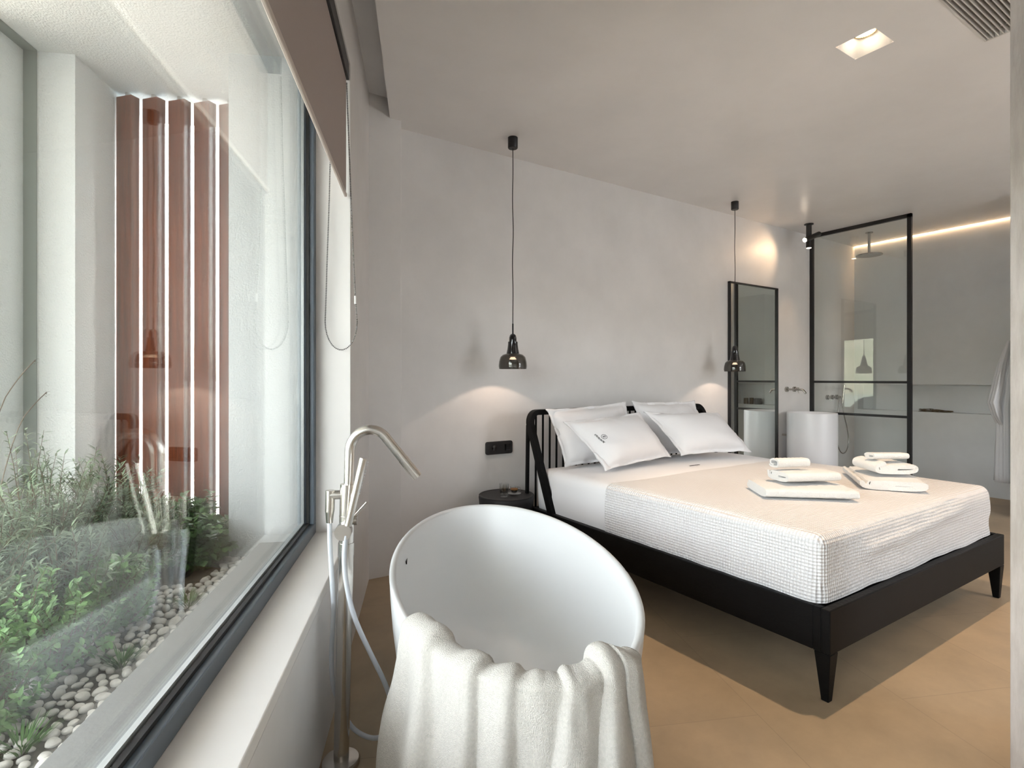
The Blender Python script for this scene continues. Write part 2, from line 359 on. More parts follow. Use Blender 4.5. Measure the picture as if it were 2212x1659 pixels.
# ------------------------------------------------------------------ plants
def leaf(mb, p, d, up, L, wd, fold=.25, n=3):
    d = d.normalized(); side = d.cross(up)
    if side.length < 1e-3: side = d.orthogonal()
    side.normalize(); nn = side.cross(d).normalized()
    pr = [(0, .12), (.35, 1), (.7, .8), (1, .05)]
    vs = []
    for t, wv in pr:
        c = p+d*(L*t)-nn*(L*.18*t*t)
        vs += [c-side*(wd*wv/2)+nn*(wd*fold*wv*.5), c, c+side*(wd*wv/2)+nn*(wd*fold*wv*.5)]
    fs = []
    for i in range(len(pr)-1):
        a = i*3; fs += [(a, a+1, a+4, a+3), (a+1, a+2, a+5, a+4)]
    mb.add(vs, fs)
def plant(name, s, d, h, spread, nst, kind, label, cat, seed, lean=(0, 0), lo=0.0, group='plants in the window planter'):
    rnd = random.Random(seed); base = W(s, d, .44)
    root = thing(name, base, label, cat, group); fo = MB(); st = MB()
    for i in range(nst):
        a = rnd.uniform(0, 2*PI); rr = rnd.random()**.6
        tip = Vector((math.cos(a)*spread*rr+lean[0], math.sin(a)*spread*rr+lean[1], h*(1.0-.45*rr*rr)*rnd.uniform(.45, 1.08)))
        b0 = Vector((math.cos(a), math.sin(a), 0))*spread*.22*rr
        mid = b0.lerp(tip, .5)+Vector((rnd.uniform(-1, 1)*.07, rnd.uniform(-1, 1)*.07, h*rnd.uniform(-.05, .16)))
        def at(t): return base+(b0*(1-t)**2+mid*2*t*(1-t)+tip*t*t)
        pts = [at(q/5) for q in range(6)]
        st.tube(pts, lambda t: .0032*(1-t)+.0008, n=4)
        if kind == 'lav': nl, L, wd = 50, .034, .0062
        elif kind == 'box': nl, L, wd = 30, .023, .012
        else: nl, L, wd = 20, .032, .027
        for q in range(nl):
            t = lo+(1-lo)*(q+rnd.random())/nl; t = t**.75; p = at(min(1, t)); tg = (at(min(1, t+.02))-at(t-.02)).normalized()
            ro = rnd.uniform(0, 2*PI); o1 = tg.orthogonal().normalized(); o2 = tg.cross(o1)
            out = (o1*math.cos(ro)+o2*math.sin(ro)); dr = out*.8+tg*rnd.uniform(.25, .9)
            leaf(fo, p, dr, tg if kind != 'ivy' else Vector((0, 0, 1)), L*rnd.uniform(.7, 1.2), wd*rnd.uniform(.8, 1.2))
    fo.build('foliage', M[{'lav': 'lavender', 'box': 'box', 'ivy': 'ivy'}[kind]], root, smooth=False)
    st.build('stem', M['stem'], root)
    return root
lavs = [(1.74, 1.30, .50, .30, 'wispy grey green shrub at the left edge of the window'), (2.12, 1.34, .60, .30, 'tallest grey green shrub, in front of the white pillar'),
        (2.46, 1.28, .50, .27, 'grey green shrub with wispy tips before the leftmost timber fin'), (2.70, 1.18, .24, .18, 'low grey green shrub at the foot of the timber fins'),
        (1.90, 1.14, .40, .24, 'mid height grey green shrub behind the bright green bushes'), (2.28, 1.10, .28, .18, 'loose grey green shrub in the middle of the planter')]
for k, (s, d, h, r, lb) in enumerate(lavs):
    pr_ = plant('grey_green_shrub', s, d, h, r, 120, 'lav', lb, 'shrub', 20+k, group='grey green shrubs in the planter')
    if k == 1:
        for pts in ([W(1.90, 1.35, .75), W(2.0, 1.35, 1.12), W(2.09, 1.35, 1.22), W(2.174, 1.35, 1.285)], [W(1.93, 1.33, .72), W(2.05, 1.33, 1.06), W(2.15, 1.33, 1.14), W(2.20, 1.33, 1.17)]):
            q = MB(); q.tube(pts, .0016, n=5, smooth=2)
            for j in range(5): leaf(q, pts[-1]-Vector((0, 0, .004*j)), Vector((math.cos(j*2.2), math.sin(j*2.2), .5)), Vector((0, 0, 1)), .012, .005)
            q.build('flower_stalk', M['stem'], pr_)
boxes = [(1.36, 1.0, .22, .17, 'bright green bush lowest at the left of the window'), (1.62, .98, .27, .17, 'bright green bush left of the tap reflection'),
         (1.88, .95, .24, .14, 'bright green bush between pebbles and grey shrubs')]
for k, (s, d, h, r, lb) in enumerate(boxes): plant('green_bush', s, d, h, r, 110, 'box', lb, 'bush', 50+k, group='bright green bushes in the planter')
ivs = [(2.62, .98, .27, .14, 'dark round leaved creeper under the right hand timber fins'), (2.42, .90, .22, .13, 'dark round leaved creeper next to the grey ledge'), (2.80, 1.12, .20, .12, 'dark leaved creeper at the base of the middle fins')]
for k, (s, d, h, r, lb) in enumerate(ivs): plant('creeper', s, d, h, r, 80, 'ivy', lb, 'creeper', 70+k, group='dark creepers in the planter')
# grass tufts among the pebbles
for k, (s, d) in enumerate([(1.62, .80), (1.28, .82), (2.0, .78)]):
    rnd = random.Random(90+k); base = W(s, d, .445); g = MB()
    for i in range(70):
        a = rnd.uniform(0, 2*PI); l = rnd.uniform(.03, .075)
        p = base+Vector((math.cos(a), math.sin(a), 0))*rnd.uniform(0, .025)
        leaf(g, p, Vector((math.cos(a)*.8, math.sin(a)*.8, 1)), Vector((0, 0, 1)), l, .003)
    tag(g.build('grass_tuft', M['ivy'], smooth=False, origin=base), ['small grass tuft halfway along the pebbles', 'small grass tuft among the nearest pebbles', 'small grass tuft among the farther pebbles'][k], 'grass', 'grass tufts in the pebbles')
# pebbles: a loose band between ledge and bushes
protos = []
for k in range(5):
    pm = MB(); rnd = random.Random(200+k); ax = (rnd.uniform(.8, 1.1), rnd.uniform(.6, .85), rnd.uniform(.42, .6))
    R = []
    for i in range(1, 7):
        th = PI*i/7
        R.append([Vector((math.sin(th)*math.cos(2*PI*j/12)*ax[0], math.sin(th)*math.sin(2*PI*j/12)*ax[1], -math.cos(th)*ax[2]))*(1+.12*nz(math.cos(2*PI*j/12)+k, math.sin(2*PI*j/12), th)) for j in range(12)])
    pm.rings(R); protos.append(pm)
rnd = random.Random(5)
spots = []
tries = 0
while len(spots) < 620 and tries < 40000:
    tries += 1
    s = .75+1.75*rnd.random()**1.0; d = .715+rnd.random()**1.3*.30; r = rnd.uniform(.013, .024)*(1.15 if s < 1.2 else .95)
    if s > 2.2 and d > .82: continue
    if all((s-q[0])**2+(d-q[1])**2 > ((r+q[2])*.82)**2 for q in spots): spots.append((s, d, r))
spots.sort(key=lambda q: -(q[2]/(q[0]**2+q[1]**2)**.5)*(1 if q[0] > .95 else .3))
pobj = []; stf = MB()
for i, (s, d, r) in enumerate(spots):
    P0 = W(s, d, .44+r*.42)
    if i < 300:
        if len(pobj) < 5:
            o = protos[i].build('pebble', M['pebble']); tag(o, 'small pale pebble in the planter beside the grey window ledge', 'pebble', 'pale pebbles in the planter'); src = o
        else: o = pobj[i % 5].copy(); COL.objects.link(o)
        o.location = P0; o.scale = (r, r, r); o.rotation_euler = (rnd.uniform(-.25, .25), rnd.uniform(-.25, .25), rnd.uniform(0, 6.28)); pobj.append(o)
    else:
        a = rnd.uniform(0, 6.28); ca, sa = math.cos(a), math.sin(a); pm = protos[i % 5]
        stf.add([P0+Vector((v.x*ca-v.y*sa, v.x*sa+v.y*ca, v.z))*r for v in pm.v], pm.f)
tag(stf.build('pebbles', M['pebble']), 'scatter of more small pebbles farther back in the planter', 'pebbles', None, 'stuff')

# ================================================================== BLIND
bl = thing('roller_blind', W(.9, .335, 2.60), 'taupe roller blind half lowered over the long window', 'blind')
MB().box(-2.68, 2.512, .334, .3355, 2.045, 2.56, T=W).build('blind_fabric', M['blind'], bl, smooth=False)
MB().box(-2.68, 2.514, .331, .342, 2.028, 2.046, T=W).build('hem_bar', M['blindbar'], bl, smooth=False, bevel=.003)
MB().box(-2.68, 2.522, .3225, .39, 2.553, 2.628, T=W).build('headrail', M['black'], bl, smooth=False, bevel=.003)
ch = MB(); pts = []
for i in range(26): pts.append(W(2.50+.002*math.sin(i*.6), .392+.030*(i/25)**1.2, 2.53-(2.53-1.47)*i/25))
for i in range(1, 13):
    a = PI*i/13; pts.append(W(2.50, .3535+.0685*math.cos(a)*1.0, 1.47-.125*math.sin(a)))
for i in range(26): pts.append(W(2.50, .285+.045*(i/25)**.8, 1.47+(2.53-1.47)*i/25))
P = pts
acc = 0; step = .0075
for i in range(len(P)-1):
    L = (P[i+1]-P[i]).length; q = acc
    while q < L:
        c = P[i].lerp(P[i+1], q/L); ch.lathe(c, [(.001, -.003), (.0033, -.0014), (.0033, .0014), (.001, .003)], 6, True, True); q += step
    acc = q-L
ch.tube(P, .0006, n=4)
co = ch.build('bead_chain', M['chain'], bl)
MB().cyl(W(2.50, .2925, 1.55), W(2.50, .2925, 1.585), .005, n=12).build('chain_clip', M['white'], co)

# ================================================================== BATHTUB
TC = Vector((1.0564, 1.6973, 0)); TL = Vector((.3999, .9166, 0)); TR = Vector((.9166, -.3999, 0)); TA, TB, TZ = .862, .4087, .56
def tubring(z, da, db, sh=0, n=96, p=2.0):
    out = []
    for i in range(n):
        a = 2*PI*i/n; c, s_ = math.cos(a), math.sin(a)
        out.append(TC+TL*((TA+da)*math.copysign(abs(c)**(2/p), c)+sh)+TR*((TB+db)*math.copysign(abs(s_)**(2/p), s_))+Vector((0, 0, z)))
    return out
tub = thing('bathtub', TC, 'white oval freestanding bathtub beside the window', 'bathtub')
tm = MB(); R = []
for z, da, db in ((0.0, -.27, -.085), (.012, -.25, -.072), (.10, -.205, -.052), (.25, -.115, -.028), (.40, -.042, -.010), (.50, -.012, -.003), (.545, -.003, -.001), (.556, -.001, 0), (.560, -.006, -.005),
                  (.5605, -.012, -.011), (.558, -.022, -.020), (.550, -.027, -.0245), (.50, -.036, -.030), (.40, -.075, -.044), (.30, -.135, -.066), (.22, -.205, -.098), (.165, -.285, -.140), (.135, -.37, -.190), (.122, -.48, -.25), (.118, -.62, -.32)):
    R.append(tubring(z, da, db))
tm.rings(R, True, True)
tm.build('tub_shell', M['tub'], tub, angle=60)
ov = MB(); a = math.radians(-72)
p0 = TC+TL*((TA-.0385)*math.cos(a))+TR*((TB-.0315)*math.sin(a))+Vector((0, 0, .485))
ov.add([p0+TL*x*.5+Vector((0, 0, z))+TR*.002 for x, z in ((-.055, -.006), (.055, -.006), (.055, .006), (-.055, .006))]+[p0+TL*x*.5+Vector((0, 0, z))-TR*.006 for x, z in ((-.055, -.006), (.055, -.006), (.055, .006), (-.055, .006))],
       [(0, 1, 2, 3), (7, 6, 5, 4), (0, 4, 5, 1), (1, 5, 6, 2), (2, 6, 7, 3), (3, 7, 4, 0)])
ov.build('overflow_slot', M['gasket'], tub, smooth=False)
dr = MB(); dr.lathe(TC+TL*-.05+Vector((0, 0, .1185)), [(0.001, .004), (.028, .004), (.032, .001)], 32); dr.build('drain', M['nickel'], tub)

# towel draped over the near end of the tub
# folds of the towel: place along the rim, drift per metre of drop, width on the steep side, width on the soft side, height
TF = [(.035, .03, .03, .05, .020), (.150, .42, .022, .075, .034), (.345, .10, .014, .120, .026), (.475, -.04, .020, .060, .022),
      (.570, .06, .040, .040, .008), (.690, -.34, .085, .018, .028), (.835, -.42, .085, .014, .040), (.925, -.05, .05, .03, .010)]
def tfold(p, l2):
    f = 0
    for p0, k, wa, wb_, A in TF:
        x = p-p0-k*l2*(1-.55*l2); wd = (wb_ if x < 0 else wa)*(1+.9*l2); f += A*math.exp(-(x/wd)**2)
    return f-.018+.010*math.sin(2*PI*(1.4*p+.9*l2))*smooth(.05, .4, l2)
def towel_pt(p, q, layer=0):
    # p 0..1 along the rim (window side -> bed side), q 0..1 from the inner edge over the rim and down outside
    ph = math.radians(232+(-78)*p + layer)
    e = TL*(TA*math.cos(ph))+TR*(TB*math.sin(ph))
    nrm = (TL*(math.cos(ph)/TA)+TR*(math.sin(ph)/TB)).normalized()
    L = .64*q; inn = .085; ll = L-inn-.075
    f = tfold(p, max(0, ll))
    hump = .020*math.exp(-((p-.86)/.075)**2)+.016*math.exp(-((p-.07)/.07)**2)+.007*nz(p*9, 1, 7)
    bulge = max(.008, .022+f*.55+hump+.004*nz(p*22, q*9, 2))
    if L < inn:
        t = L/inn; off = -.040-.012*(1-t)-.25*f*t; z = TZ-(inn-L)*.9+bulge*.6*t
    elif ll < 0:
        t = (L-inn)/.075; off = -.008-.032*math.cos(PI*t)+f*(.8*t-.25); z = TZ+.008*t+.6*bulge*(1-t)*(1-t)+bulge*math.sin(PI*t)**.8
    else:
        g = smooth(0, .20, ll); off = .024+f*(.55+.75*g)+.018*g+.12*ll+.018*nz(p*5, ll*5, 1)*g+.004*nz(p*20, ll*12, 4); z = TZ+.008-ll*.985
    wob = TR*(.010*nz(p*4, ll*6, 11)*smooth(0, .2, max(0, ll)))
    return TC+e+nrm*max(off, .010 if ll > .02 else -.1)+wob+Vector((0, 0, z))
to = MB(); to.grid(lambda u, v: towel_pt(u, v), 220, 130)
tw = to.build('draped_towel', M['ecru'], smooth=True, angle=180, origin=W(.6, -.1, .56))
tag(tw, 'thick ecru bath towel draped over the near rim of the tub', 'towel')
md = tw.modifiers.new('s', 'SOLIDIFY'); md.thickness = .008; md.offset = 1
def towel_strip(u, v):
    p = .885+.12*u; q = .10+.90*v
    b_ = towel_pt(min(1, p), q); ph = math.radians(232-78*p)
    nrm = (TL*(math.cos(ph)/TA)+TR*(math.sin(ph)/TB)).normalized()
    e = towel_pt(p, q)
    return e+nrm*(.014+.012*math.sin(PI*u))+Vector((0, 0, .012*(1-smooth(.1, .3, v))))
ts = MB(); ts.grid(towel_strip, 18, 90)
o_ = ts.build('folded_edge', M['ecru'], tw, angle=180); md = o_.modifiers.new('s', 'SOLIDIFY'); md.thickness = .010; md.offset = -1

# ================================================================== FLOOR STANDING TAP
B0 = Vector((.476, 1.739, 0)); SR = TR
def F(x, z, y=0): return B0+SR*(x+.020*(z/.9))+TL*y+Vector((0, 0, z))
fa = thing('bath_tap', B0, 'brushed nickel floor standing bath tap between tub and window', 'tap')
MB().lathe(B0, [(.058, 0), (.058, .012), (.054, .018), (.022, .02)], 40, True).build('base_flange', M['nickel'], fa)
MB().cyl(F(0, .018), F(0, .70), .0235, n=36).build('pole', M['nickel'], fa)
bd = MB(); bd.cyl(F(0, .70), F(0, .885), .0225, n=36); bd.cyl(F(0, .783), F(0, .786), .0232, n=36)
bd.cyl(F(0, .66), F(0, .70), .0245, n=36); bd.build('mixer_body', M['nickel'], fa)
spt = [F(.004, .88), F(.004, .99)]
for i in range(1, 13):
    a = PI - (PI-math.radians(40))*i/12; spt.append(F(.004+.062+.062*math.cos(a), .99+.066*math.sin(a)))
e0 = spt[-1]; dirn = (SR*math.sin(math.radians(40))*1.03-Vector((0, 0, 1))*math.cos(math.radians(40))*1.12).normalized()
e1 = e0+dirn*.090; e2 = e0+dirn*.166
spm = MB(); spm.tube(spt+[e1, e2], .0155, n=20); spm.cyl(e1, e2, .0165, n=24); spm.build('spout', M['nickel'], fa)
ww = MB(); ww.tube([F(-.015, .852), F(-.052, .852)], .0145, n=20); ww.tube([F(-.052, .8665), F(-.052, .80)], .0145, n=20); ww.cyl(F(-.052, .80), F(-.052, .765), .0135, .0105)
ww.build('outlet_elbow', M['nickel'], fa)
hl = MB(); hl.cyl(F(-.004, .745, -.02), F(-.004, .745, -.052), .0255, n=36); hl.build('handshower_holder', M['nickel'], fa)
hs_ = MB(); hs_.cyl(F(.010, .765, -.045), F(.052, .972, -.045), .0115, .0120, n=24); hs_.build('handshower', M['nickel'], fa)
nz_ = MB()
for i in range(12):
    for j in (-1, 1): c = F(.030+.0018*i*1.15, .862+.0088*i, -.045)+SR*.0118+TL*.003*j; nz_.cyl(c, c+SR*.002, .0013, n=6)
nz_.build('spray_nozzles', M['hose'], fa)
lv = MB(); lv.cyl(F(.015, .775, .0), F(.062, .827, -.01), .0048, n=14); lv.cyl(F(.0, .770), F(.032, .770), .016, n=24); lv.build('lever', M['nickel'], fa)
h1 = [F(-.052, .77), F(-.050, .70, 0), F(-.040, .58, .0), F(-.034, .48, .01), F(-.040, .35, .01), F(-.034, .25, .01), F(-.020, .19, .03), F(.0, .12, .05), F(.035, .07, .045), F(.10, .052, .02), F(.145, .09, -.01), F(.160, .17, -.03), F(.138, .26, -.045), F(.085, .37, -.05), F(.035, .48, -.05), F(.010, .58, -.05), F(.0, .66, -.048), F(.004, .735, -.045)]
MB().tube(h1, .0075, n=14, smooth=3).build('shower_hose', M['hose'], fa)

# ================================================================== BED
BX0, BX1, BF = 2.09, 3.935, 1.062
bed = thing('bed_frame', ((BX0+BX1)/2, 2.1, 0), 'black stained oak double bed frame with slatted headboard', 'bed')
RZ0, RZ1 = .185, .352
MB().box(BX0, BX0+.035, BF+.064, 3.07, RZ0, RZ1).build('side_rail', M['blackwoodh'], bed, bevel=.004)
MB().box(BX1-.035, BX1, BF+.064, 3.07, RZ0, RZ1).build('side_rail', M['blackwoodh'], bed, bevel=.004)
MB().box(BX0, BX1, BF, BF+.035, RZ0, RZ1).build('foot_rail', M['blackwoodh'], bed, bevel=.004)
MB().box(BX0+.03, BX1-.03, BF+.03, 3.05, .29, .315).build('slat_base', M['blackwood'], bed, smooth=False)
def leg(x, y, sx, sy, ztop, b=.028, t=.060):
    m = MB()
    def q(w_, z): return [(x, y, z), (x+sx*w_, y, z), (x+sx*w_, y+sy*w_, z), (x, y+sy*w_, z)]
    ix, iy = x+sx*.012, y+sy*.012
    q2 = [(ix, iy, 0), (ix+sx*b, iy, 0), (ix+sx*b, iy+sy*b, 0), (ix, iy+sy*b, 0)]
    m.rings([[Vector(p) for p in q2], [Vector(p) for p in q(t, RZ0-.0005)]])
    xa, xb = sorted((x, x+sx*.035)); m.box(xa, xb, y+.035, y+.0635, RZ0-.001, RZ1); return m
leg(BX0, BF, 1, 1, .34).build('leg', M['blackwood'], bed, bevel=.003)
leg(BX1, BF, -1, 1, .34).build('leg', M['blackwood'], bed, bevel=.003)
# headboard: round-cornered frame, raked front posts, back legs, spindles
HB = 3.075; HZ = 1.0
tr = []
r = .07
tr += [Vector((BX0+.018, 2.80, .34)), Vector((BX0+.018, 3.045, .90))]
for i in range(1, 8):
    a = PI/2*i/7; tr.append(Vector((BX0+.018+r*(1-math.cos(a)), 3.045+.025*math.sin(a), .90+.085*math.sin(a))))
tr += [Vector((BX1-.018-r, HB, .985))]
for i in range(0, 8):
    a = PI/2*i/7; tr.append(Vector((BX1-.018-r*(1-math.sin(a)), 3.045+.025*math.cos(a), .90+.085*math.cos(a))))
tr += [Vector((BX1-.018, 2.80, .34))]
def flatbar(pts, w1, w2):
    mb = MB(); R = []
    for i, p in enumerate(pts):
        T = (pts[min(i+1, len(pts)-1)]-pts[max(i-1, 0)]).normalized()
        # inward direction inside the frame's plane; second axis is the frame's own normal
        cen = Vector(((BX0+BX1)/2, HB, .6)); ax = Vector((1, 0, 0))
        side = Vector((0, 1, 0)) if abs(T.x) > .5 else Vector((0, T.z, -T.y)) if abs(T.x) < .1 else Vector((0, 1, 0))
        side = (side-T*side.dot(T)).normalized()
        if side.y < 0: side = -side
        other = T.cross(side).normalized()
        R.append([p+side*a*w1/2+other*b*w2/2 for a, b in ((-1, -1), (1, -1), (1, 1), (-1, 1))])
    mb.rings(R); return mb
flatbar(tr, .052, .036).build('headboard_frame', M['blackwood'], bed, bevel=.008, seg=3, angle=50)
for x in (BX0+.018, BX1-.018):
    m = MB(); m.rings([[Vector((x+dx, 3.095+dy-.02*k, z)) for dx, dy in ((-.010, -.012), (.010, -.012), (.010, .012), (-.010, .012))] for k, z in ((0, 0), (1, .90))])
    m.build('leg', M['blackwood'], bed, bevel=.003)
ns = 29
for i in range(ns):
    x = BX0+.085+(BX1-BX0-.17)*i/(ns-1)
    MB().cyl((x, HB+.005, .30), (x, HB, .975), .0075, n=10).build('spindle', M['blackwood'], bed)
MB().box(BX0+.02, BX1-.02, HB-.015, HB+.02, .25, .33).build('headboard_rail', M['blackwoodh'], bed, bevel=.003)

def soft_box(x0, x1, y0, y1, z0, z1, r, st, disp=None, openback=False, openbottom=True):
    """rounded shell made of a dense grid so that it can carry folds"""
    bm = bmesh.new(); mb = MB()
    def face(fn, nu, nv):
        mb.grid(fn, nu, nv)
    nx, ny, nzz = int((x1-x0)/st), int((y1-y0)/st), max(2, int((z1-z0)/st))
    L = lambda a, b, t: a+(b-a)*t
    face(lambda u, v: Vector((L(x0, x1, u), L(y0, y1, v), z1)), nx, ny)
    face(lambda u, v: Vector((L(x0, x1, u), y0, L(z0, z1, v))), nx, nzz)
    if not openback: face(lambda u, v: Vector((L(x0, x1, u), y1, L(z0, z1, v))), nx, nzz)
    face(lambda u, v: Vector((x0, L(y0, y1, u), L(z0, z1, v))), ny, nzz)
    face(lambda u, v: Vector((x1, L(y0, y1, u), L(z0, z1, v))), ny, nzz)
    if not openbottom: face(lambda u, v: Vector((L(x0, x1, u), L(y0, y1, v), z0)), nx, ny)
    out = []
    for p in mb.v:
        yb = y1+1 if openback else y1-r
        q = Vector((min(max(p.x, x0+r), x1-r), min(max(p.y, y0+r), yb), min(p.z, z1-r) if openbottom else min(max(p.z, z0+r), z1-r)))
        dv = p-q
        if dv.length > 1e-6: p = q+dv.normalized()*r; nrm = dv.normalized()
        else: nrm = Vector((0, 0, 1))
        if disp: p = p+disp(p, nrm)
        out.append(p)
    mb.v = out; bm.free(); return mb
# mattress in its fitted sheet
MT = .605
def md_(p, n):
    side = 1-abs(n.z)
    a = .004*side*math.sin(PI*(p.z-.33)/.28)
    wr = .006*side*nz(p.y*9+p.x*9, p.z*3, 2)*smooth(2.2, 2.5, p.y)
    return n*(a+wr+.004*nz(p.x*3, p.y*3, p.z*3))
mt = soft_box(BX0+.046, BX1-.046, BF+.078, 3.02, .316, MT, .045, .03, md_, openbottom=False).build('mattress', M['linenb'], weld=True, angle=180, origin=((BX0+BX1)/2, 2.1, .317))
tag(mt, 'thick mattress in a smooth white fitted sheet', 'mattress')
# waffle coverlet
def cv_(p, n):
    foot = 1-smooth(BF+.03, BF+.25, p.y)
    lowz = smooth(MT+.01, .36, p.z)
    side = 1-abs(n.z)
    fr = max(0, -n.y)
    d = .006*nz(p.x*2.2, p.y*2.2, p.z*2)+.004*side*math.sin(6*p.z)
    u = p.x
    d += fr*(.016*math.exp(-((p.z-(.52+.045*(u-2.9)))/.030)**2)*smooth(2.3, 2.7, u)*(1-smooth(3.3, 3.6, u))+.010*nz(u*5, p.z*14, 6)+.012*nz(u*2+4, p.z*6, 2))
    left = max(0, -n.x); d += left*(.006*nz(p.y*4, p.z*5, 9)+.010*lowz*(nz(p.y*7, 0, 2)))
    right = max(0, n.x); d += right*.01*nz(p.y*6, p.z*3, 5)
    return n*max(d, -.005)
cl = soft_box(BX0+.028, BX1-.028, BF+.042, 2.31, .352, MT+.014, .05, .016, cv_, openback=True)
co_ = cl.build('waffle_coverlet', M['waffle'], weld=True, angle=180, origin=((BX0+BX1)/2, 1.7, .619))
tag(co_, 'white waffle weave coverlet tucked over the foot of the bed', 'coverlet')
# flat top sheet band between pillows and coverlet
def sh_(p, n): return n*(.003*nz(p.x*3, p.y*4, 1)+.003)
sh = soft_box(BX0+.034, BX1-.034, 2.27, 2.82, .35, MT+.008, .048, .03, sh_, openback=True)
for i, p in enumerate(sh.v):
    pass
sho = sh.build('top_sheet', M['linen'], weld=True, angle=180, origin=((BX0+BX1)/2, 2.5, .613))
tag(sho, 'smooth white top sheet between pillows and waffle coverlet', 'sheet')

# pillows: quilted body with a flat flange, given by four corners
def pillow(name, c, th, label, seed, mesh_only=False):
    P00, P10, P01, P11 = [Vector(p) for p in c]     # bottom-left, bottom-right, top-left, top-right
    nrm = (P10-P00).cross(P01-P00).normalized()
    if nrm.y > 0: nrm = -nrm
    cen = (P00+P10+P01+P11)/4
    def pt(u, v, s):
        U = 2*u-1; V = 2*v-1
        # pinch sides inwards a little, keep the corners pointed
        uu = .5+U/2*(1-.055*(1-V**4)*U*U); vv = .5+V/2*(1-.06*(1-U**4)*V*V)
        b = P00*(1-uu)*(1-vv)+P10*uu*(1-vv)+P01*(1-uu)*vv+P11*uu*vv
        e = min(1, max(0, (1-abs(U))/.93*1.0))*1.0
        bu = max(0, 1-(abs(U)/.90)**2.6)**.62 if abs(U) < .90 else 0
        bv = max(0, 1-(abs(V)/.88)**2.6)**.62 if abs(V) < .88 else 0
        h = th*bu*bv
        wr = .016*nz(U*2.2+seed, V*2.2, s)*(1-.5*bu*bv)+.011*nz(U*7, V*2+seed, s)*(1-bu*bv)+.004*nz(U*2, V*12, seed)*(1-bu*bv)
        return b+nrm*(s*(h/2+.002)+wr+.006*math.sin(9*U+seed)*abs(V)**6)
    m = MB(); N = 44
    m.grid(lambda u, v: pt(u, v, 1), N, N); m.grid(lambda u, v: pt(u, v, -1), N, N)
    # close the rim
    k = (N+1)*(N+1)
    rim = [i for i in range(N+1)]+[j*(N+1)+N for j in range(1, N+1)]+[N*(N+1)+i for i in range(N-1, -1, -1)]+[j*(N+1) for j in range(N-1, 0, -1)]
    m.add([], [])
    for a, b in zip(rim, rim[1:]+rim[:1]): m.f.append((a, b, b+k, a+k)); m.m.append(0)
    o = m.build(name, M['linen'], angle=180, origin=cen)
    tag(o, label, 'pillow', 'white pillows on the bed'); return o, pt, nrm
pillow('pillow', ((2.26, 2.86, .625), (2.99, 2.87, .625), (2.20, 2.99, 1.01), (2.96, 3.01, 1.045)), .19, 'white pillow upright against the headboard, back one on the left', 1.3)
pillow('pillow', ((3.08, 2.87, .625), (3.80, 2.86, .625), (3.02, 3.01, 1.045), (3.74, 3.0, 1.035)), .19, 'white pillow upright against the headboard, back one on the right', 4.1)
pl_, ppt, pn_ = pillow('pillow', ((2.36, 2.57, .635), (3.04, 2.63, .665), (2.17, 2.76, .945), (2.93, 2.83, .975)), .22, 'white pillow with a small black emblem, front left', 7.7)
pillow('pillow', ((3.13, 2.62, .665), (3.79, 2.50, .66), (2.98, 2.84, .975), (3.79, 2.80, .945)), .22, 'plain white pillow leaning in front on the right', 2.2)
# black embroidered emblem: ring with a letter R and a short line of script
em = MB(); ou, ov_ = .135, .52
def ep(x, y, k=1): return ppt(ou+x*k, ov_+y*k*1.6, 1)+pn_*.0012
def estroke(pts, wd):
    for (x0, y0), (x1, y1) in zip(pts, pts[1:]):
        em.tube([ep(x0, y0), ep((x0+x1)/2, (y0+y1)/2), ep(x1, y1)], wd, n=5)
def rot(x, y): a = math.radians(-84); return (x*math.cos(a)-y*math.sin(a), x*math.sin(a)+y*math.cos(a))
estroke([rot(.026*math.cos(2*PI*i/20)+.0, .026*math.sin(2*PI*i/20)+.03) for i in range(21)], .0011)
estroke([rot(-.008, .016), rot(-.008, .044), rot(.006, .042), rot(.007, .033), rot(-.008, .030), rot(.009, .016)], .0012)
xx = -.060
for k in range(9):
    estroke([rot(xx, -.026), rot(xx+.002, -.012), rot(xx+.008, -.013), rot(xx+.009, -.026)] if k % 2 else [rot(xx+.008, -.013), rot(xx+.001, -.015), rot(xx+.001, -.025), rot(xx+.009, -.025)], .0013); xx += .0135
eo = em.build('embroidered_emblem', M['ink'], None, origin=pl_.location); eo.parent = pl_; eo.location = (0, 0, 0)
# same tiny script on the fold of the sheet
ew = MB()
for k in range(8):
    x = 3.03+.013*k; zt = MT+.0165
    ew.tube([(x, 2.46, zt), (x+.004, 2.475, zt), (x+.009, 2.462, zt)], .0012, n=5)
ewo = ew.build('embroidered_script', M['ink'], None, origin=sho.location); ewo.parent = sho; ewo.location = (0, 0, 0)

